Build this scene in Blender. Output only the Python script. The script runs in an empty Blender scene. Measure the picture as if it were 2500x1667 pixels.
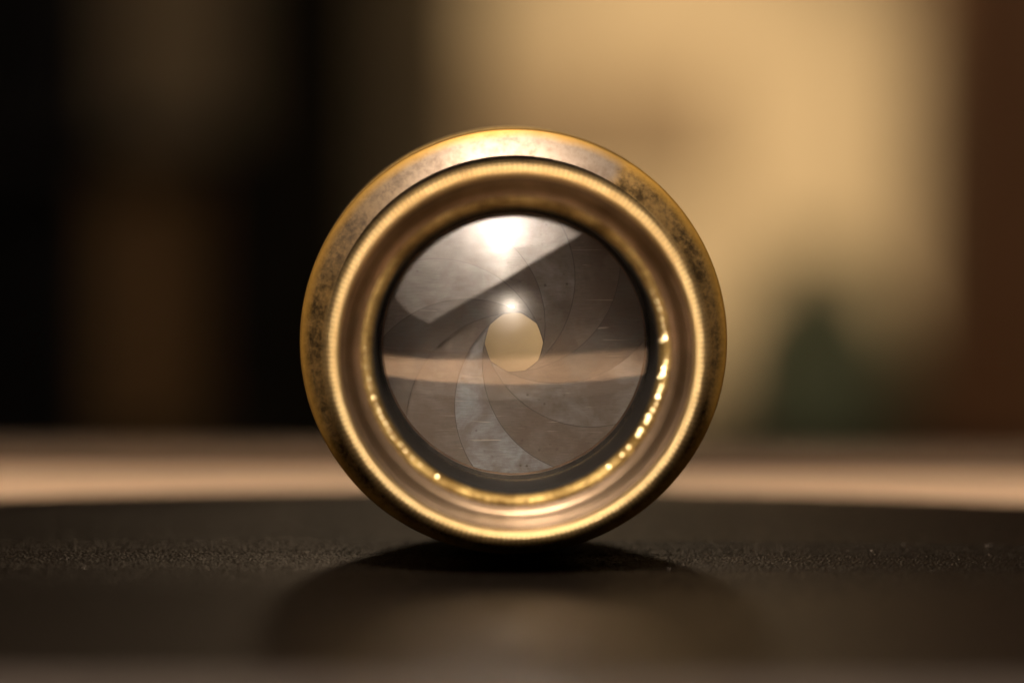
import bpy, bmesh, math, random
from mathutils import Vector, Matrix, noise

MM = 0.001
R = math.radians
random.seed(7)
sc = bpy.context.scene
col = sc.collection

# ------------------------------------------------------------------ camera
cam_d = bpy.data.cameras.new('camera')
cam = bpy.data.objects.new('camera', cam_d)
col.objects.link(cam)
sc.camera = cam
cam_d.sensor_width = 36
cam_d.lens = 100
cam_d.clip_start = 0.01
cam_d.clip_end = 20
C = Vector((-0.26, -396.0, 64.75)) * MM
F = Vector((-0.26, 0, 30.15)) * MM
cam.location = C
q = (F - C).to_track_quat('-Z', 'Y')
cam.rotation_euler = (q.to_matrix() @ Matrix.Rotation(R(0.3), 3, 'Z')).to_euler()
cam_d.dof.use_dof = True
cam_d.dof.focus_distance = 0.3978
cam_d.dof.aperture_fstop = 4.2

# ------------------------------------------------------------------ world: a dim warm room
w = bpy.data.worlds.new('World')
sc.world = w
w.use_nodes = True
w.node_tree.nodes['Background'].inputs[0].default_value = (1.0, 0.74, 0.46, 1)
w.node_tree.nodes['Background'].inputs[1].default_value = 0.013

# ------------------------------------------------------------------ lamps' own strengths
KEY_BULB = 430.0        # radiance of the work lamp's bulb

WALL_W = 23.0
BACK_W = 1.1

vs = sc.view_settings
vs.view_transform = 'Standard'
vs.look = 'None'
vs.exposure = 0
vs.gamma = 1
cy = sc.cycles
cy.use_denoising = True
cy.use_adaptive_sampling = False
cy.max_bounces = 8
cy.glossy_bounces = 4
cy.diffuse_bounces = 3
cy.transparent_max_bounces = 24
cy.caustics_reflective = True
cy.caustics_refractive = False
cy.sample_clamp_indirect = 60
cy.blur_glossy = 0.3

# ------------------------------------------------------------------ node helper
class NT:
    def __init__(s, name):
        s.m = bpy.data.materials.new(name)
        s.m.use_nodes = True
        s.t = s.m.node_tree
        s.t.nodes.clear()
        s.out = s.n('ShaderNodeOutputMaterial')
    def n(s, typ, **kw):
        nd = s.t.nodes.new(typ)
        for k, v in kw.items():
            if k.startswith('_'):
                setattr(nd, k[1:], v)
            else:
                k = k.replace('__', ' ')
                s.set(nd.inputs[k], v)
        return nd
    def set(s, sock, v):
        if hasattr(v, 'is_linked'):
            s.t.links.new(v, sock)
        else:
            if isinstance(v, tuple) and len(v) == 3 and sock.type == 'RGBA':
                v = v + (1,)
            sock.default_value = v
    def coord(s, kind='Object'):
        return s.n('ShaderNodeTexCoord').outputs[kind]
    def noise(s, vec, scale, detail=4, rough=0.55, dist=0):
        nd = s.n('ShaderNodeTexNoise', Vector=vec, Scale=scale, Detail=detail, Roughness=rough, Distortion=dist)
        return nd.outputs['Fac']
    def ramp(s, fac, stops):
        nd = s.n('ShaderNodeValToRGB', Fac=fac)
        e = nd.color_ramp.elements
        while len(e) < len(stops):
            e.new(0.5)
        for el, (p, c) in zip(e, stops):
            el.position = p
            if not isinstance(c, tuple):
                c = (c, c, c)
            el.color = c + (1,)
        return nd.outputs['Color']
    def mix(s, fac, a, b, blend='MIX'):
        nd = s.n('ShaderNodeMix', _data_type='RGBA', _blend_type=blend)
        s.set(nd.inputs[0], fac); s.set(nd.inputs[6], a); s.set(nd.inputs[7], b)
        return nd.outputs[2]
    def math(s, op, a, b=0.0, c=0.0):
        nd = s.n('ShaderNodeMath', _operation=op)
        s.set(nd.inputs[0], a); s.set(nd.inputs[1], b); s.set(nd.inputs[2], c)
        return nd.outputs[0]
    def maprange(s, v, a, b, c, d):
        nd = s.n('ShaderNodeMapRange', Value=v)
        for k, x in zip(('From Min', 'From Max', 'To Min', 'To Max'), (a, b, c, d)):
            nd.inputs[k].default_value = x
        return nd.outputs[0]
    def bump(s, h, strength, dist):
        return s.n('ShaderNodeBump', Height=h, Strength=strength, Distance=dist).outputs[0]
    def bsdf(s, **kw):
        nd = s.n('ShaderNodeBsdfPrincipled')
        for k, v in kw.items():
            s.set(nd.inputs[k.replace('__', ' ')], v)
        s.t.links.new(nd.outputs[0], s.out.inputs['Surface'])
        return s.m

def plain(name, color, rough=0.6, metal=0.0, var=0.25, scale=60, spec=0.5):
    t = NT(name)
    f = t.noise(t.coord(), scale)
    c = t.ramp(f, [(0.3, tuple(x * (1 - var) for x in color)), (0.7, tuple(min(1, x * (1 + var)) for x in color))])
    return t.bsdf(Base__Color=c, Roughness=rough, Metallic=metal, Specular__IOR__Level=spec)

# ---- brass family
def brass(name, bright, dark, amount, rough, scale=260, metal=1.0, bumpy=0.05, edge=None):
    t = NT(name)
    co = t.coord()
    big = t.noise(co, scale * 0.28, 5, 0.6, 0.3)
    fine = t.noise(co, scale * 3.2, 4, 0.65)
    f = t.math('ADD', t.math('MULTIPLY', big, 0.6), t.math('MULTIPLY', fine, 0.4))
    f2 = t.ramp(f, [(amount - 0.09, 0.0), (amount + 0.10, 1.0)])
    c = t.mix(f2, dark, bright)
    r = t.maprange(f2, 0, 1, min(1, rough + 0.18), rough)
    return t.bsdf(Base__Color=c, Roughness=r, Metallic=metal, Normal=t.bump(fine, bumpy, 0.0002))

M = {}
M['rim'] = brass('brass_rim', (0.86, 0.65, 0.33), (0.68, 0.48, 0.215), 0.42, 0.46, 300, bumpy=0.02)
M['rear'] = brass('brass_rear', (0.58, 0.41, 0.18), (0.40, 0.25, 0.08), 0.42, 0.44, 300)
t = NT('brass_inner_wall')
co = t.coord()
sp_ = t.n('ShaderNodeSeparateXYZ', Vector=co)
ln = t.noise(t.n('ShaderNodeCombineXYZ', X=0.0, Y=sp_.outputs[1], Z=0.0).outputs[0], 5200, 3, 0.7)
bl_ = t.noise(co, 90, 4, 0.6)
M['inner'] = t.bsdf(Base__Color=t.mix(t.ramp(bl_, [(0.35, 0.0), (0.65, 1.0)]), (0.14, 0.096, 0.058), (0.29, 0.208, 0.14)),
                    Roughness=t.maprange(bl_, 0.3, 0.7, 0.43, 0.35), Metallic=1.0, Normal=t.bump(ln, 0.35, 0.00012))
M['retain'] = brass('brass_retaining', (0.46, 0.33, 0.13), (0.16, 0.10, 0.033), 0.52, 0.52, 700, bumpy=0.4)
M['tube'] = brass('brass_tube', (0.16, 0.10, 0.05), (0.06, 0.035, 0.015), 0.5, 0.5)
M['glint'] = plain('brass_burr', (0.95, 0.80, 0.46), 0.28, 1.0, 0.05)

# flange: tarnished face, polished arc at the top, golden outer edge
t = NT('tarnished_brass_flange')
co = t.coord()
sx = t.n('ShaderNodeSeparateXYZ', Vector=co)
X, Z = sx.outputs[0], t.math('SUBTRACT', sx.outputs[2], 29.9 * MM)
rad = t.math('SQRT', t.math('ADD', t.math('MULTIPLY', X, X), t.math('MULTIPLY', Z, Z)))
az = t.math('DIVIDE', t.math('ARCTAN2', X, Z), math.pi)          # 0 at the top, + clockwise
n1 = t.noise(co, 420, 6, 0.7, 0.2)
n2 = t.noise(co, 110, 4, 0.6)
n3 = t.noise(co, 1500, 3, 0.7)
# how much tarnish: little near the top, with a ragged edge at the right
wob = t.math('MULTIPLY', t.math('SUBTRACT', n2, 0.5), 0.10)
a2 = t.math('ADD', az, wob)
right = t.maprange(a2, 0.165, 0.185, 0, 1)
left = t.maprange(a2, -0.10, -0.42, 0, 1)
tar = t.math('MAXIMUM', right, left)
mott = t.math('ADD', t.math('MULTIPLY', n1, 0.65), t.math('MULTIPLY', n3, 0.35))
spots = t.ramp(mott, [(0.40, 1.0), (0.60, 0.0)])
face_clean = t.mix(t.ramp(mott, [(0.36, 0.0), (0.56, 1.0)]), (0.125, 0.09, 0.066), (0.21, 0.165, 0.13))
face_dirty = t.mix(spots, (0.225, 0.138, 0.05), (0.034, 0.02, 0.007))
face = t.mix(tar, face_clean, face_dirty)
edgef = t.maprange(t.math('ADD', rad, t.math('MULTIPLY', t.math('SUBTRACT', n2, 0.5), 0.0009)), 28.4 * MM, 29.55 * MM, 0, 1)
colr = t.mix(t.math('MULTIPLY', edgef, 0.8), face, (0.42, 0.235, 0.046))
rgh = t.math('ADD', t.math('MULTIPLY', tar, t.maprange(mott, 0.35, 0.65, 0.22, 0.06)), t.maprange(mott, 0.3, 0.7, 0.50, 0.42))
M['flange'] = t.bsdf(Base__Color=colr, Roughness=rgh, Metallic=0.92, Normal=t.bump(mott, 0.10, 0.0003))

M['black'] = plain('black_paint_and_shade', (0.010, 0.009, 0.008), 0.55, 0, 0.5, 900, 0.12)
M['dark'] = plain('dark_metal_edge', (0.09, 0.05, 0.02), 0.5, 0.8)
M['bladeedge'] = plain('shade_blade_edge', (0.025, 0.016, 0.010), 0.6, 0.3)  # dark line painted along each blade edge for the shade between blades
M['groove'] = plain('shade_in_knurling', (0.17, 0.10, 0.035), 0.5, 0.8)  # darker colour painted into the knurl grooves to deepen their shade
M['irisring'] = plain('brown_iris_ring', (0.07, 0.042, 0.026), 0.5, 0.9, 0.4, 500)

def blade_mat(name, base):
    t = NT(name)
    oi = t.n('ShaderNodeObjectInfo')
    cb_ = t.n('ShaderNodeCombineXYZ', X=t.math('MULTIPLY', oi.outputs['Random'], 3.0), Y=0.0, Z=t.math('MULTIPLY', oi.outputs['Random'], 1.7))
    va = t.n('ShaderNodeVectorMath', _operation='ADD')
    t.set(va.inputs[0], t.coord()); t.set(va.inputs[1], cb_.outputs[0])
    co = va.outputs[0]
    st = t.n('ShaderNodeMapping', Vector=co)
    st.inputs['Scale'].default_value = (1, 1, 14)
    st.inputs['Rotation'].default_value = (0, R(random.uniform(-25, 25)), 0)
    brush = t.noise(st.outputs[0], 480, 3, 0.7)
    blot = t.noise(co, 170, 5, 0.65, 0.4)
    spk = t.n('ShaderNodeTexVoronoi', Vector=co, Scale=900)
    sp = t.ramp(spk.outputs['Distance'], [(0.10, 1.0), (0.22, 0.0)])
    gate = t.ramp(t.noise(co, 240, 3), [(0.52, 0.0), (0.66, 1.0)])
    c = t.mix(t.ramp(brush, [(0.3, 0.0), (0.7, 1.0)]), tuple(x * 0.72 for x in base), tuple(x * 1.2 for x in base))
    c = t.mix(t.ramp(blot, [(0.42, 0.7), (0.62, 0.0)]), c, (0.07, 0.047, 0.032))
    c = t.mix(t.math('MULTIPLY', sp, gate), c, (0.035, 0.02, 0.012))
    # fine pale scratches
    mp = t.n('ShaderNodeMapping', Vector=co)
    mp.inputs['Rotation'].default_value = (0, R(37), 0)
    mp.inputs['Scale'].default_value = (1, 1, 22)
    scr = t.ramp(t.noise(mp.outputs[0], 120, 2, 0.5, 1.0), [(0.70, 0.0), (0.74, 1.0)])
    c = t.mix(t.math('MULTIPLY', scr, 0.4), c, (0.36, 0.32, 0.27))
    return t.bsdf(Base__Color=c, Roughness=t.maprange(blot, 0.3, 0.7, 0.58, 0.48), Metallic=0.1, Specular__IOR__Level=0.25,
                  Normal=t.bump(brush, 0.12, 0.0001))
BL = [blade_mat('iris_steel', (0.165, 0.175, 0.185)), blade_mat('iris_brown', (0.105, 0.088, 0.075)),
      blade_mat('iris_grey_brown', (0.13, 0.123, 0.114)), blade_mat('iris_dull', (0.07, 0.065, 0.06))]

def glass(name, refl_sharp, refl_soft, rough_soft, tint=(1, 1, 1), dirt=False):
    t = NT(name)
    tr = t.n('ShaderNodeBsdfTransparent', Color=tint)
    g1 = t.n('ShaderNodeBsdfGlossy', Color=(1.0, 0.97, 0.95), Roughness=0.0)
    g2 = t.n('ShaderNodeBsdfGlossy', Color=(1.0, 0.97, 0.95), Roughness=rough_soft)
    lw = t.n('ShaderNodeFresnel', IOR=1.5)
    fs = t.math('ADD', t.math('MULTIPLY', lw.outputs[0], refl_sharp), refl_sharp)
    fo = t.math('ADD', 0.0, refl_soft)
    if dirt:
        co = t.coord()
        mp = t.n('ShaderNodeMapping', Vector=co)
        mp.inputs['Rotation'].default_value = (0, R(30), 0)
        mp.inputs['Scale'].default_value = (1, 1, 9)
        wipe = t.noise(mp.outputs[0], 420, 4, 0.7)
        cloud = t.noise(co, 130, 4, 0.6)
        k = t.math('MULTIPLY', t.maprange(wipe, 0.3, 0.7, 0.6, 1.35), t.maprange(cloud, 0.3, 0.7, 0.65, 1.35))
        fs = t.math('MULTIPLY', fs, k)
    m1 = t.n('ShaderNodeMixShader')
    t.set(m1.inputs[0], fs); t.set(m1.inputs[1], tr.outputs[0]); t.set(m1.inputs[2], g1.outputs[0])
    m2 = t.n('ShaderNodeMixShader')
    t.set(m2.inputs[0], fo); t.set(m2.inputs[1], m1.outputs[0]); t.set(m2.inputs[2], g2.outputs[0])
    t.t.links.new(m2.outputs[0], t.out.inputs['Surface'])
    return t.m
M['glass'] = glass('front_glass_coat', 0.145, 0.010, 0.30, dirt=True)
M['glass_in'] = glass('cemented_glass', 0.003, 0.06, 0.36)
M['glass_clear'] = glass('clear_glass', 0.002, 0.0, 0.1)

# ---- leather-grained mat
t = NT('black_grained_leather')
co = t.coord()
v1 = t.n('ShaderNodeTexVoronoi', Vector=co, Scale=2300, _feature='SMOOTH_F1').outputs['Distance']
g1 = t.noise(co, 3200, 3, 0.6)
g2 = t.noise(co, 500, 3, 0.6)
h = t.math('ADD', t.math('MULTIPLY', v1, 0.7), t.math('MULTIPLY', g1, 0.6))
c = t.mix(t.ramp(g2, [(0.35, 0.0), (0.7, 1.0)]), (0.003, 0.0022, 0.0016), (0.006, 0.0044, 0.0032))
M['mat'] = t.bsdf(Base__Color=c, Roughness=t.maprange(g2, 0.3, 0.7, 0.40, 0.28), Specular__IOR__Level=0.19, Specular__Tint=(1.0, 0.80, 0.62),
                  Normal=t.bump(h, 0.5, 0.00016))
M['border'] = plain('brown_leather_trim', (0.022, 0.016, 0.013), 0.5)
# ---- wood
def wood(name, a, b, rough=0.45, scale=(2, 30, 30)):
    t = NT(name)
    mp = t.n('ShaderNodeMapping', Vector=t.coord())
    mp.inputs['Scale'].default_value = scale
    f = t.noise(mp.outputs[0], 4, 6, 0.65, 0.6)
    return t.bsdf(Base__Color=t.ramp(f, [(0.3, a), (0.7, b)]), Roughness=rough)
M['table'] = wood('tan_wood_table', (0.58, 0.385, 0.25), (0.78, 0.54, 0.355), 0.40)
M['darkwood'] = wood('dark_stained_wood', (0.004, 0.002, 0.0012), (0.009, 0.005, 0.003), 0.8)
M['board'] = wood('falloff_strip_brown', (0.04, 0.023, 0.011), (0.075, 0.044, 0.022), 0.8)  # only for the strip added to imitate light falloff
M['blackpost'] = plain('black_painted_wood', (0.014, 0.011, 0.007), 0.9, 0, 0.3, 30, 0.05)
M['orange'] = wood('orange_brown_wood', (0.20, 0.078, 0.018), (0.29, 0.117, 0.03), 0.55, (30, 30, 2))
M['wall'] = plain('tan_plaster', (0.58, 0.458, 0.288), 0.9, 0, 0.08, 9)
M['book1'] = plain('brown_cloth', (0.42, 0.30, 0.15), 0.8)
M['book2'] = plain('olive_cloth', (0.34, 0.255, 0.14), 0.8)
M['box'] = plain('russet_card', (0.27, 0.145, 0.05), 0.8)
M['curtain'] = plain('brown_plaster', (0.24, 0.18, 0.10), 0.9)
M['green'] = plain('dark_green_glaze', (0.27, 0.30, 0.17), 0.6)
M['brownplate'] = plain('walnut_brown', (0.26, 0.185, 0.105), 0.8)
M['steel'] = plain('grey_lamp_sheet', (0.33, 0.315, 0.31), 0.45, 0.0, 0.06, 30)
M['dust'] = plain('pale_lint', (0.22, 0.18, 0.15), 0.9)
M['socket'] = plain('black_bakelite', (0.02, 0.02, 0.02), 0.4)
def emit(name, color, s):
    t = NT(name)
    e = t.n('ShaderNodeEmission', Color=color, Strength=s)
    t.t.links.new(e.outputs[0], t.out.inputs['Surface'])
    return t.m
M['bulb'] = emit('lit_bulb', (1.0, 0.85, 0.68), KEY_BULB)
M['glarebulb'] = emit('lit_glare_bulb', (1.0, 0.90, 0.82), 600.0)


# ------------------------------------------------------------------ object helpers
def obj(name, verts, faces, mat, parent=None, smooth=True, mats=None, fmat=None):
    me = bpy.data.meshes.new(name)
    me.from_pydata([tuple(v) for v in verts], [], faces)
    me.update()
    for m in (mats or [mat]):
        me.materials.append(m)
    if fmat:
        me.polygons.foreach_set('material_index', fmat)
    if smooth:
        me.polygons.foreach_set('use_smooth', [True] * len(me.polygons))
    o = bpy.data.objects.new(name, me)
    col.objects.link(o)
    o.parent = parent
    return o
def empty(name, loc=(0, 0, 0)):
    o = bpy.data.objects.new(name, None)
    o.empty_display_size = 0.01
    col.objects.link(o)
    o.location = loc
    return o
def tag(o, label=None, cat=None, group=None, kind=None):
    if label: o['label'] = label
    if cat: o['category'] = cat
    if group: o['group'] = group
    if kind: o['kind'] = kind
    return o
def box(name, x0, x1, y0, y1, z0, z1, mat, parent=None, bev=1.0):
    bm = bmesh.new()
    bmesh.ops.create_cube(bm, size=1)
    for v in bm.verts:
        v.co = Vector(((x0 + x1) / 2 + v.co.x * (x1 - x0), (y0 + y1) / 2 + v.co.y * (y1 - y0),
                       (z0 + z1) / 2 + v.co.z * (z1 - z0))) * MM
    if bev:
        bmesh.ops.bevel(bm, geom=bm.edges[:], offset=bev * MM, segments=2, affect='EDGES', profile=0.5)
    me = bpy.data.meshes.new(name)
    bm.to_mesh(me); bm.free()
    me.materials.append(mat)
    o = bpy.data.objects.new(name, me)
    col.objects.link(o)
    o.parent = parent
    return o
# lens frame -> root frame: x right, up, front (towards the camera)
def LP(x, up, front):
    return (x * MM, -front * MM, (up + 29.9) * MM)
def lathe(name, prof, mat, parent, seg=256, fn=None, closed=False, sharp=30):
    """prof: list of (r, front) in mm; fn(k, i, a, r, z) -> (r, z) for ridges"""
    vs_, fs_ = [], []
    n = len(prof)
    for i in range(seg):
        a = 2 * math.pi * i / seg
        for k, (r, z) in enumerate(prof):
            if fn: r, z = fn(k, i, a, r, z)
            vs_.append(LP(r * math.sin(a), r * math.cos(a), z))
    for i in range(seg):
        j = (i + 1) % seg
        for k in range(n if closed else n - 1):
            l = (k + 1) % n
            fs_.append((i * n + k, i * n + l, j * n + l, j * n + k))
    o = obj(name, vs_, fs_, mat, parent)
    bm = bmesh.new(); bm.from_mesh(o.data)
    bmesh.ops.recalc_face_normals(bm, faces=bm.faces[:])
    bm.to_mesh(o.data); bm.free()
    if sharp:
        o.data.set_sharp_from_angle(angle=R(sharp))
    return o

# ================================================================== SETTING
# table, with the tan wood showing behind and in front of the mat
tb = box('table_top', -650, 650, -330, 113, -32, -1.6, M['table'], None, 3)
tag(tb, kind='structure')
wl = box('wall', -2200, 2200, 1830, 1900, -900, 2000, M['wall'], None, 0)
tag(wl, kind='structure')

bd = box('falloff_strip', -420, 420, 100, 111, -1.5, 2.5, M['board'], None, 1.0)  # dark strip added where the light fades towards the far table edge
tag(bd, 'long dark brown strip added along the far table edge to imitate light falloff', 'board')

# ================================================================== MAT (its far edge bows a little)
def mat_mesh():
    # finely divided (real pebble grain) where the lens stands, coarser outwards
    def steps(pts):
        r = []
        for (a, b, st) in pts:
            n = max(1, round(abs(b - a) / st))
            r += [a + (b - a) * i / n for i in range(n)]
        return r + [pts[-1][1]]
    xs = steps([(-260, -86, 6), (-86, 86, 0.15), (86, 260, 6)])
    ts = steps([(-1, -0.36, 0.03), (-0.36, -0.11, 0.0035), (-0.11, 0.22, 0.0014), (0.22, 0.95, 0.006), (0.95, 1, 0.025)])
    fr = -116
    vs_, fs_ = [], []
    for x in xs:
        b = 67.0 - 13.0 * (x / 80.0) ** 2 if abs(x) < 100 else 67.0 - 20.3 - 0.2 * (abs(x) - 100)
        p = [(fr, -1.58), (fr, -0.5), (fr + 0.15, -0.15)]
        for t_ in ts:
            y = t_ * -(fr + 0.5) if t_ < 0 else t_ * (b - 0.5)
            z = 0.0
            if abs(x) < 86 and -0.36 < t_ < 0.94:
                f1 = noise.noise(Vector((x * 3.1, y * 3.1, 0)))
                f2 = noise.noise(Vector((x * 6.3, y * 6.3, 7)))
                e_ = min(1.0, (t_ + 0.36) / 0.2, (0.94 - t_) / 0.2)
                z = min(0.0, (-0.075 + 0.12 * f1 + 0.08 * f2) * e_)
            p.append((y, z))
        p += [(b - 0.15, -0.15), (b, -0.5), (b, -1.58)]
        for y, z in p:
            vs_.append((x * MM, y * MM, z * MM))
    n = len(p)
    nx = len(xs) - 1
    for i in range(nx):
        for k in range(n - 1):
            fs_.append((i * n + k, (i + 1) * n + k, (i + 1) * n + k + 1, i * n + k + 1))
    fs_.append(tuple(range(n))); fs_.append(tuple(nx * n + k for k in reversed(range(n))))
    return vs_, fs_
v_, f_ = mat_mesh()
mt = obj('desk_mat', v_, f_, M['mat'])
mt.data.set_sharp_from_angle(angle=R(40))
tag(mt, 'black grained leather desk mat lying flat under the brass lens', 'desk mat')
bs = box('border_strip', -258, 258, -112, -83.5, -0.2, 0.5, M['border'], mt, 0.4)

# ================================================================== THE LENS
lens = empty('brass_lens')
tag(lens, 'old tarnished brass camera lens standing on its edge with nearly closed iris', 'lens')
lens.rotation_euler = (0, 0, R(1.2))

# -- flange: conical tarnished face and milled outer edge
NT_ = 560
def mill(k, i, a, r, z):
    if k in (7, 8, 9, 10):
        r += 0.07 * (1 if i % 2 else -1) * 0.5
    return r, z
lathe('flange', [(25.2, -2.3), (25.2, 0.2), (25.85, 1.6), (26.15, 2.0), (27.4, 1.35), (28.7, 0.55), (29.55, 0.02),
                 (29.83, -0.2), (29.9, -0.4), (29.9, -1.5), (29.8, -1.7), (29.4, -2.0), (27, -2.3)],
      M['flange'], lens, NT_ * 2, mill, closed=True, sharp=45)
# -- front tube behind the knurled rim
lathe('front_tube', [(25.15, -0.5), (25.1, 3.0), (24.9, 3.4), (24.9, 14.6), (24.5, 15.2), (24.1, 15.2), (24.1, -0.5)], M['black'], lens, 192, closed=True)  # black here stands in for the shade in the gap beside the flange
# -- knurled rim
NK = 230
def knurl(k, i, a, r, z):
    s = (0.0, 0.1, 0.55, 1.0, 1.0, 0.55, 0.1, 0.0)[i % 8]
    amp = (0, 0.16, 0.26, 0.34, 0.36, 0.36, 0.32, 0.10, 0, 0, 0, 0, 0)[k]
    nx, nz = r - 24.9, z - 17.5
    l = math.hypot(nx, nz) or 1
    return r - amp * s * nx / l, z - amp * s * nz / l
lathe('knurled_rim', [(24.95, 14.8), (25.4, 15.6), (25.65, 16.5), (25.7, 18.0), (25.5, 18.7), (25.15, 19.15), (24.7, 19.4),
                      (24.3, 19.4), (24.05, 19.2), (23.9, 18.8), (23.8, 18.2), (23.8, 17.4), (24.4, 14.8)],
      M['rim'], lens, NK * 8, knurl, closed=True, sharp=0)
kr = bpy.data.objects['knurled_rim']
kr.data.materials.append(M['groove'])
np_ = len(kr.data.polygons) // (NK * 8)
kr.data.polygons.foreach_set('material_index', [1 if ((p // np_) % 8 in (2, 3, 4) and 1 <= p % np_ <= 6) else 0 for p in range(len(kr.data.polygons))])
# -- stepped inner wall
lathe('inner_wall', [(23.82, 17.6), (23.5, 17.1), (23.2, 17.0), (23.0, 16.4), (22.85, 16.3), (22.4, 15.7), (22.0, 15.25),
                     (21.75, 15.0), (21.5, 14.95), (21.4, 14.6), (21.0, 14.5), (20.96, 13.4), (24.0, 13.4), (24.0, 17.6)],
      M['inner'], lens, 256, closed=True, sharp=35)
# -- rough gold retaining ring with burrs
def rough_ring(k, i, a, r, z):
    p = Vector((math.sin(a) * 60, math.cos(a) * 60, k * 1.7))
    d = noise.noise(p) * 0.16 + noise.noise(p * 2.7) * 0.08
    if k in (0, 6, 7): d = 0
    return r + d * 0.7, z + d
lathe('retaining_ring', [(20.94, 13.4), (20.92, 14.5), (20.65, 14.6), (20.3, 14.5), (19.95, 14.25), (19.65, 14.0), (19.36, 13.5), (20.92, 13.0)],
      M['retain'], lens, 700, rough_ring, closed=True, sharp=0)
# -- blackened cell holding the glass
lathe('lens_cell', [(19.32, 13.75), (19.17, 13.65), (19.12, 11), (19.05, 6), (18.95, 2.2), (18.45, 1.6), (18.4, 0.9), (23.9, 0.9), (23.9, 12.6), (19.6, 12.6)],
      M['black'], lens, 256, closed=True, sharp=35)
lathe('iris_ring', [(18.44, 1.3), (18.28, 1.25), (18.2, 1.05), (18.3, 0.85), (18.44, 0.85)], M['irisring'], lens, 256, closed=True)

# -- iris blades: crescents whose hollow edges together make the hole
NB = 10
RB, CB, RING = 15.4, 11.4, 18.9
def blade(k):
    th = 2 * math.pi * k / NB + random.uniform(-0.05, 0.05) + R(-51)
    rb = RB + random.uniform(-0.08, 0.08)
    cb = CB + random.uniform(-0.06, 0.06)
    n = 72
    # azimuth (about the axis) measured from the arc's centre direction
    cosx = (RING ** 2 + cb ** 2 - rb ** 2) / (2 * RING * cb)
    a0 = math.acos(max(-1, min(1, cosx))) + R(1.0)
    a1 = 2 * math.pi - a0
    inner, outer = [], []
    tmp = []
    slope = 0.34 / (2 * math.pi / NB)
    for i in range(n + 1):
        a = a0 + (a1 - a0) * i / n
        # distance from the axis to circle (cb,0,rb) along azimuth a
        ri = cb * math.cos(a) + math.sqrt(max(0, rb ** 2 - (cb * math.sin(a)) ** 2))
        # little nicks and waviness of old blades
        ri += 0.03 * noise.noise(Vector((a * 9, k * 3.3, 0.5)))
        ri = min(ri, RING - 0.02)
        # image azimuth, counter-clockwise seen by the camera; the ccw end lies on top
        zz = 0.62 - slope * (a - a0) 
        tmp.append((a, ri, zz))
    vs_, fs_ = [], []
    m = 6
    fm = []
    for side, dz in ((0, 0.0), (1, -0.06)):
        for (a, ri, zz) in tmp:
            ang = th - a          # ccw end (a small) on top
            w_ = max(0.02, RING - ri)
            for j in range(m + 1):
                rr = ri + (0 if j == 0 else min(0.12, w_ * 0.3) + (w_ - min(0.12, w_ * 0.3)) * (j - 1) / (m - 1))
                vs_.append(LP(rr * math.cos(ang), rr * math.sin(ang), zz + dz))
    W = m + 1
    off = (n + 1) * W
    for i in range(n):
        for j in range(m):
            A = i * W + j
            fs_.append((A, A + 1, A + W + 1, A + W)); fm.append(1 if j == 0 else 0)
            fs_.append((off + A, off + A + W, off + A + W + 1, off + A + 1)); fm.append(0)
        A = i * W
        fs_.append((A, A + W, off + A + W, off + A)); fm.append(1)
        A = i * W + m
        fs_.append((A, off + A, off + A + W, A + W)); fm.append(0)
    mi = [1, 0, 1, 2, 3, 1, 2, 1, 2, 3][k]
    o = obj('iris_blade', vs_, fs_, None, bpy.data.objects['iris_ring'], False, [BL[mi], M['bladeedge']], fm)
    bm = bmesh.new(); bm.from_mesh(o.data)
    bmesh.ops.recalc_face_normals(bm, faces=bm.faces[:])
    bm.to_mesh(o.data); bm.free()
for k in range(NB):
    blade(k)

# -- glass
def cap(rc, edge, ze, n=22, sign=1):
    sag = math.sqrt(rc * rc - edge * edge)
    pts = []
    for k in range(n + 1):
        r = edge * k / n
        pts.append((r, ze + (math.sqrt(rc * rc - r * r) - sag)))
    return pts
def glass_obj(name, front, back, mats, seg=96):
    prof = front + back[::-1]
    vs_, fs_, fm = [], [], []
    n = len(prof)
    for i in range(seg):
        a = 2 * math.pi * i / seg
        for r, z in prof:
            vs_.append(LP(max(r, 1e-4) * math.sin(a), max(r, 1e-4) * math.cos(a), z))
    for i in range(seg):
        j = (i + 1) % seg
        for k in range(n - 1):
            fs_.append((i * n + k, i * n + k + 1, j * n + k + 1, j * n + k))
            fm.append(0 if k < len(front) - 1 else 1)
    o = obj(name, vs_, fs_, None, lens, True, mats, fm)
    bm = bmesh.new(); bm.from_mesh(o.data)
    bmesh.ops.recalc_face_normals(bm, faces=bm.faces[:])
    bm.to_mesh(o.data); bm.free()
    o.data.set_sharp_from_angle(angle=R(35))
    return o
glass_obj('front_glass', cap(60, 19.1, 11.6), cap(75, 18.95, 10.2), [M['glass'], M['glass_clear']])
glass_obj('inner_glass', cap(12.5, 8.6, 5.6), [(r, 5.0) for r, z in cap(12.5, 8.6, 0.0)], [M['glass_in'], M['glass_clear']])
glass_obj('rear_glass', [(r, -16 - 0.5) for r, z in cap(30, 17, 0)], [(r, -18 - z) for r, z in cap(50, 17, 0)], [M['glass_clear'], M['glass_clear']])

# -- barrel and ring behind the flange
lathe('rear_barrel', [(26.0, -2.2), (26.0, -20.2), (23.0, -20.2), (23.0, -2.6), (24.0, -2.2)], M['tube'], lens, 192, closed=True)
lathe('rear_cell', [(22.98, -4.0), (22.98, -31.5), (19.5, -31.5), (18.5, -15), (17.0, -15), (17.0, -14), (20.5, -13), (20.5, -4.0)], M['black'], lens, 192, closed=True)
lathe('rear_ring', [(25.9, -9.0), (29.8, -9.0), (29.98, -9.25), (29.98, -13.0), (29.8, -13.3), (26.02, -13.3)],
      M['rear'], lens, 256, closed=True)

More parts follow.
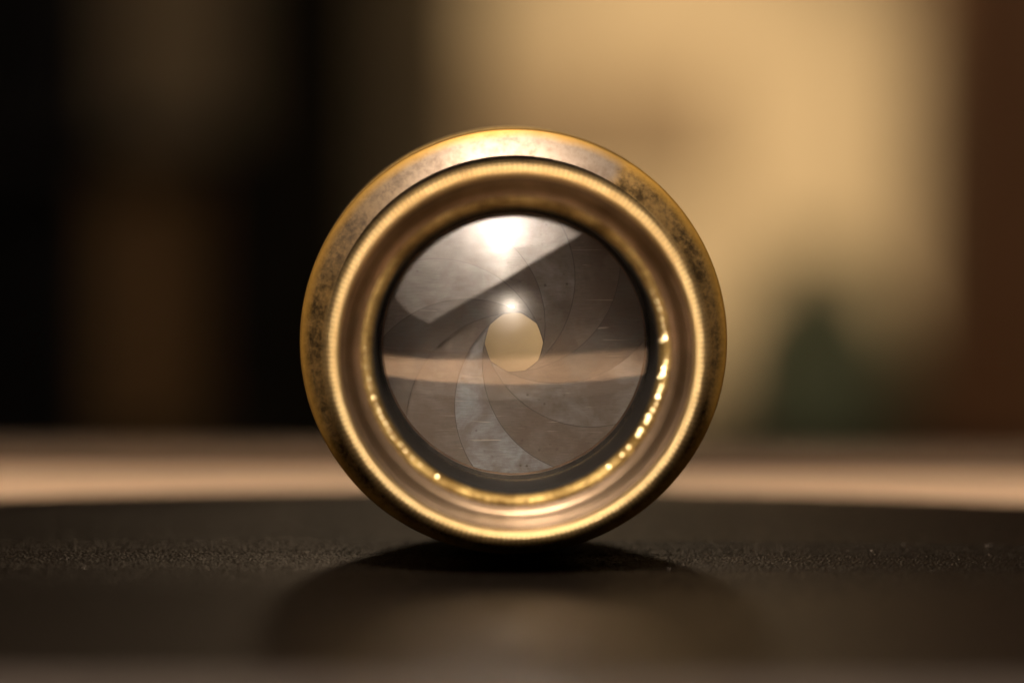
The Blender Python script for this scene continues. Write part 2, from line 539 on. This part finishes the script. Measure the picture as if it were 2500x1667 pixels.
# -- burrs on the retaining ring that catch the light
def burr(az_deg, r, z, s):
    a = R(az_deg)
    bm = bmesh.new()
    bmesh.ops.create_icosphere(bm, subdivisions=2, radius=s * MM)
    c0 = Vector(LP(r * math.sin(a), r * math.cos(a), z))
    hv = Vector((random.gauss(-0.03, 0.05), -0.91, random.gauss(0.40, 0.05))).normalized()
    for v in bm.verts:
        v.co *= 1 + 0.10 * noise.noise(v.co / (s * MM) * 0.9 + c0 * 3000)
        v.co -= hv * (v.co.dot(hv) * 0.76)     # a flattened chip
        v.co += c0
    me = bpy.data.meshes.new('burr'); bm.to_mesh(me); bm.free()
    me.materials.append(M['glint'])
    me.polygons.foreach_set('use_smooth', [True] * len(me.polygons))
    o = bpy.data.objects.new('burr', me); col.objects.link(o); o.parent = bpy.data.objects['retaining_ring']
for az_, rr_, s_ in [(66, 19.6, .10), (70, 19.7, .12), (73, 19.8, .13), (77, 19.75, .10), (80, 19.8, .15), (82.5, 19.9, .22), (84.5, 19.75, .30), (85.5, 19.3, .14),
                     (88, 19.9, .16), (91, 19.9, .18), (93.5, 19.9, .22), (96, 19.8, .34), (98.5, 19.75, .40), (100, 19.3, .16), (101, 19.95, .18), (103, 19.8, .22),
                     (105, 19.75, .24), (107.5, 19.7, .32), (110, 19.8, .16), (113, 19.65, .22), (116, 19.6, .34), (118, 19.6, .2), (122, 19.6, .30),
                     (124, 19.6, .26), (130, 19.6, .2), (134, 19.6, .18), (141, 19.6, .22),
                     (271, 19.8, .13), (268, 19.8, .13), (264, 19.75, .14), (259.5, 19.8, .14), (256, 19.8, .12), (252, 19.75, .18), (249, 19.8, .14), (246.5, 19.7, .16),
                     (244, 19.75, .17), (241, 19.65, .16), (238, 19.7, .15), (235, 19.7, .14), (231, 19.6, .14), (228, 19.65, .14), (224, 19.6, .13), (220, 19.6, .13), (212, 19.55, .24)]:
    burr(az_, rr_ + 0.42, 14.4, s_ * (1.3 if az_ < 180 else 1.0))

bpy.context.view_layer.update()
zmin = min((o.matrix_world @ v.co).z for o in lens.children if o.name.startswith(('flange', 'rear_ring')) for v in o.data.vertices)
lens.location.z = -zmin + 0.00001

# ================================================================== WORK LAMP (just above the picture)
LB = Vector((-15.0, -200.0, 262.0))
lamp = empty('work_lamp', LB * MM)
tag(lamp, 'small metal work lamp with sheet reflector hanging above the lens', 'lamp')
d = Vector((0, -1, 0.0))
bm = bmesh.new(); bmesh.ops.create_uvsphere(bm, u_segments=16, v_segments=10, radius=22 * MM)
me = bpy.data.meshes.new('bulb'); bm.to_mesh(me); bm.free(); me.materials.append(M['bulb'])
me.polygons.foreach_set('use_smooth', [True] * len(me.polygons))
bo = bpy.data.objects.new('bulb', me); col.objects.link(bo); bo.parent = lamp
# smaller bulb added close to the sheet only for glare in the front glass
bm = bmesh.new(); bmesh.ops.create_uvsphere(bm, u_segments=24, v_segments=14, radius=11 * MM)
me = bpy.data.meshes.new('glare_bulb'); bm.to_mesh(me); bm.free(); me.materials.append(M['glarebulb'])
me.polygons.foreach_set('use_smooth', [True] * len(me.polygons))
bo = bpy.data.objects.new('glare_bulb', me); col.objects.link(bo); bo.parent = lamp
bo.location = (Vector((-13, -262, 244.0)) - LB) * MM
# added cup keeping this bulb's light off the lens, open towards the sheet
nv = Vector((0, 0.91, 0.41)).normalized()
bm = bmesh.new(); bmesh.ops.create_uvsphere(bm, u_segments=24, v_segments=14, radius=14.5 * MM)
bmesh.ops.delete(bm, geom=[v for v in bm.verts if v.co.normalized().dot(nv) < -0.15], context='VERTS')
me = bpy.data.meshes.new('glare_baffle'); bm.to_mesh(me); bm.free(); me.materials.append(M['socket'])
bc_ = bpy.data.objects.new('glare_baffle', me); col.objects.link(bc_); bc_.parent = lamp
bc_.location = bo.location
bc_.modifiers.new('thickness', 'SOLIDIFY').thickness = 0.8 * MM
# reflector: a leaning sheet behind the bulb with a slanting lower edge (x, z in mm)
PL = [(-125, 55), (-94, 44), (-46, 75), (0, 106), (53, 146), (133, 208), (190, 255), (100, 340), (-140, 340), (-250, 250), (-210, 120)]
vs_, fs_ = [], []
n = len(PL)
for yy in (-300, -302):
    for x, z in PL:
        vs_.append((Vector((x, yy + (217.3 - z) * 0.45, z)) - LB) * MM)
fs_.append(tuple(range(n))); fs_.append(tuple(n + k for k in reversed(range(n))))
for k in range(n):
    l = (k + 1) % n
    fs_.append((k, n + k, n + l, l))
obj('reflector', vs_, fs_, M['steel'], lamp, smooth=False)
# socket and stem behind the bulb
def rod(name, a, b, r0, r1, mat, parent, org, seg=20):
    a, b = Vector(a), Vector(b)
    ax = (b - a).normalized(); u = ax.orthogonal().normalized(); v = ax.cross(u)
    vs_, fs_ = [], []
    for p, r in ((a, r0), (b, r1)):
        for i in range(seg):
            g = 2 * math.pi * i / seg
            vs_.append((p + u * (r * math.cos(g)) + v * (r * math.sin(g)) - org) * MM)
    for i in range(seg):
        j = (i + 1) % seg
        fs_.append((i, j, seg + j, seg + i))
    fs_.append(tuple(reversed(range(seg)))); fs_.append(tuple(seg + i for i in range(seg)))
    o = obj(name, vs_, fs_, mat, parent)
    o.data.set_sharp_from_angle(angle=R(40))
    return o
rod('socket', LB + Vector((0, 0, 20)), LB + Vector((0, 0, 60)), 9, 11, M['socket'], lamp, LB)

# ================================================================== BACKGROUND (all far out of focus)
sb = empty('sideboard', Vector((0, 1570, -900)) * MM)
tag(sb, 'low dark wooden sideboard standing against the tan wall', 'sideboard')
def under(o, root):
    o.parent = root
    o.matrix_parent_inverse = Matrix.Translation(-root.location)
    return o
under(box('top', -950, 950, 1310, 1829, -196, -170, M['darkwood'], None, 3), sb)
under(box('carcass', -930, 930, 1330, 1825, -900, -196.2, M['darkwood']), sb)

bc = empty('bookcase', Vector((-500, 1560, -170)) * MM)
tag(bc, 'dark wooden open bookcase in shadow at the left of the wall', 'bookcase')
under(box('back_panel', -900, -141, 1715, 1730, -169.8, 675, M['darkwood']), bc)
for x in (-915, -378):
    under(box('side_panel', x, x + 14, 1400, 1714, -169.8, 675, M['darkwood']), bc)
under(box('shelf', -363, -141, 1410, 1714, 22, 40, M['darkwood']), bc)
under(box('top_panel', -915, -141, 1400, 1730, 675.2, 700, M['darkwood']), bc)
for (x0, x1, zt, mm, lab) in [(-261, -225, 211, 'book1', 'leftmost brown book standing on the upper bookcase shelf'),
                              (-223, -192, 237, 'book2', 'olive brown book standing between two brown books on the shelf'),
                              (-190, -158, 203, 'book1', 'brown book on the bookcase shelf closest to the black post')]:
    bk = empty('book', Vector(((x0 + x1) / 2, 1550, 40.2)) * MM)
    tag(bk, lab, 'book', 'books on the upper shelf')
    under(box('cover', x0, x1, 1470, 1655, 40.2, zt, M[mm], None, 2), bk)
    under(box('pages', x0 + 4, x1 - 4, 1467, 1469.8, 46, zt - 6, M['brownplate'], None, 0), bk)
bx_ = empty('storage_box', Vector((-240, 1540, -169.7)) * MM)
tag(bx_, 'russet brown box standing upright on the lower bookcase level', 'box')
under(box('body', -262, -226, 1450, 1620, -169.7, -12, M['box'], None, 2), bx_)
under(box('lid', -264, -224, 1448, 1622, -11.9, 5, M['box'], None, 2), bx_)

po = box('black_post', -166, -88, 1383, 1417, -169.9, 1500, M['blackpost'], None, 3)
tag(po, 'black upright wooden post between the bookcase and the tan wall', 'post')
cl = empty('gradient_column', Vector((-68, 1470, -169.9)) * MM)  # column added for a soft dark-to-bright gradient beside the post
tag(cl, 'round brown column added to grade the black post into the bright wall', 'column')
rod('gradient_shaft', (0, 0, 14), (0, 0, 1500), 44, 44, M['curtain'], cl, Vector((0, 0, 0)), 48)
rod('gradient_plinth', (0, 0, 0), (0, 0, 13.9), 50, 48, M['curtain'], cl, Vector((0, 0, 0)), 48)
rp = box('orange_brown_panel', 262, 470, 1383, 1486, -169.9, 1500, M['orange'], None, 3)
tag(rp, 'orange brown wooden upright panel at the right of the wall', 'panel')

def vase(name, x, y, z, prof, mat, label, cat):
    root = empty(name, Vector((x, y, z)) * MM)
    tag(root, label, cat)
    seg = 32
    vs_, fs_ = [], []
    n = len(prof)
    for i in range(seg):
        a = 2 * math.pi * i / seg
        for r, h_ in prof:
            vs_.append((r * math.cos(a) * MM, r * math.sin(a) * MM, h_ * MM))
    for i in range(seg):
        j = (i + 1) % seg
        for k in range(n - 1):
            fs_.append((i * n + k, j * n + k, j * n + k + 1, i * n + k + 1))
    obj('body', vs_, fs_, mat, root)
    return root
vase('green_jar', 198, 1451, -169.8, [(0.1, 0), (42, 0), (52, 12), (60, 46), (56, 82), (38, 108), (25, 118), (25, 134), (30, 138), (24, 138), (21, 118), (0.1, 115)], M['green'],
     'dark green glazed jar standing in front of the tan wall', 'jar')

# pendant lamp glowing just above the picture
def pendant(loc, r0, r1, h, label, watts, color, soft, glow):
    root = empty('pendant_lamp', Vector(loc) * MM)
    tag(root, label, 'lamp')
    vs_, fs_ = [], []
    seg = 48
    for r, z in ((r0, 0), (r0 - 2, 1.0), (r1, h), (r1 + 2, h)):
        for i in range(seg):
            a = 2 * math.pi * i / seg
            vs_.append((r * math.cos(a) * MM, r * math.sin(a) * MM, z * MM))
    for ra, rb in ((0, 3), (1, 0), (2, 1), (3, 2)):
        for i in range(seg):
            j = (i + 1) % seg
            fs_.append((ra * seg + i, ra * seg + j, rb * seg + j, rb * seg + i))
    obj('shade', vs_, fs_, glow, root)
    rod('cord', (0, 0, h * 0.6), (0, 0, 900), 3, 3, M['socket'], root, Vector((0, 0, 0)), 8)
    ld = bpy.data.lights.new('pendant_light', 'POINT')
    ld.energy = watts; ld.color = color; ld.shadow_soft_size = soft
    lo = bpy.data.objects.new('pendant_light', ld); col.objects.link(lo)
    lo.parent = root; lo.location = (0, 0, -0.02)
wr = empty('wall_spotlight', Vector((200, 1230, 310)) * MM)
tag(wr, 'cylindrical spotlight hanging above the picture and washing the tan wall', 'lamp')
aim = Vector((-70, 600, -350)).normalized()
rod('housing', -aim * 120, -aim * 8, 38, 42, M['socket'], wr, Vector((0, 0, 0)), 32)
rod('stem', (0, -60, 40), (0, -60, 900), 6, 6, M['socket'], wr, Vector((0, 0, 0)), 12)
ld = bpy.data.lights.new('wall_light', 'SPOT')
ld.energy = WALL_W; ld.color = (1.0, 0.78, 0.52); ld.shadow_soft_size = 0.03
ld.spot_size = R(55); ld.spot_blend = 1.0
lo = bpy.data.objects.new('wall_light', ld); col.objects.link(lo)
lo.parent = wr; lo.rotation_euler = aim.to_track_quat('-Z', 'Y').to_euler()
# small lamp hanging behind and above the lens: it rakes over the mat
pendant((-6, 900, 520), 70, 36, 90, 'small dark lamp hanging behind and above the lens', BACK_W, (1.0, 0.74, 0.48), 0.05, M['socket'])

# brown framed panel hanging on the wall
fp = empty('wall_panel', Vector((55, 1828, 0)) * MM)
tag(fp, 'brown framed panel hanging on the tan wall above and behind the lens', 'wall panel')
under(box('board', -48, 158, 1814, 1828, -1, 81, M['brownplate'], None, 0), fp)
for nm, x0, x1, z0, z1 in (('frame_rail', -55, 165, 81.2, 89), ('frame_rail', -55, 165, -9, -1.2), ('frame_stile', -55, -48.2, -1, 81), ('frame_stile', 158.2, 165, -1, 81)):
    under(box(nm, x0, x1, 1810, 1828, z0, z1, M['brownplate'], None, 0.5), fp)

# a little dust and lint on the mat
vs_, fs_ = [], []
rnd = random.Random(3)
for i in range(26):
    x, y = rnd.uniform(-85, 85), rnd.uniform(-14, 30)
    if abs(x) < 6 and abs(y) < 4: continue
    L_, w_ = (rnd.uniform(0.5, 1.3), 0.03) if i % 6 == 0 else (rnd.uniform(0.06, 0.16), rnd.uniform(0.05, 0.1))
    a = rnd.uniform(0, math.pi); ca, sa = math.cos(a), math.sin(a)
    b0 = len(vs_)
    for px_, py_, pz_ in ((-L_, 0, 0.02), (0, w_, 0.03), (L_, 0, 0.04), (0, -w_, 0.03), (0, 0, 0.03 + w_ * 1.4), (0, 0, -0.08)):
        vs_.append(((x + px_ * ca - py_ * sa) * MM, (y + px_ * sa + py_ * ca) * MM, pz_ * MM))
    for k in range(4):
        l = (k + 1) % 4
        fs_.append((b0 + k, b0 + l, b0 + 4)); fs_.append((b0 + l, b0 + k, b0 + 5))
du = obj('dust', vs_, fs_, M['dust'], mt, smooth=False)
du['kind'] = 'stuff'
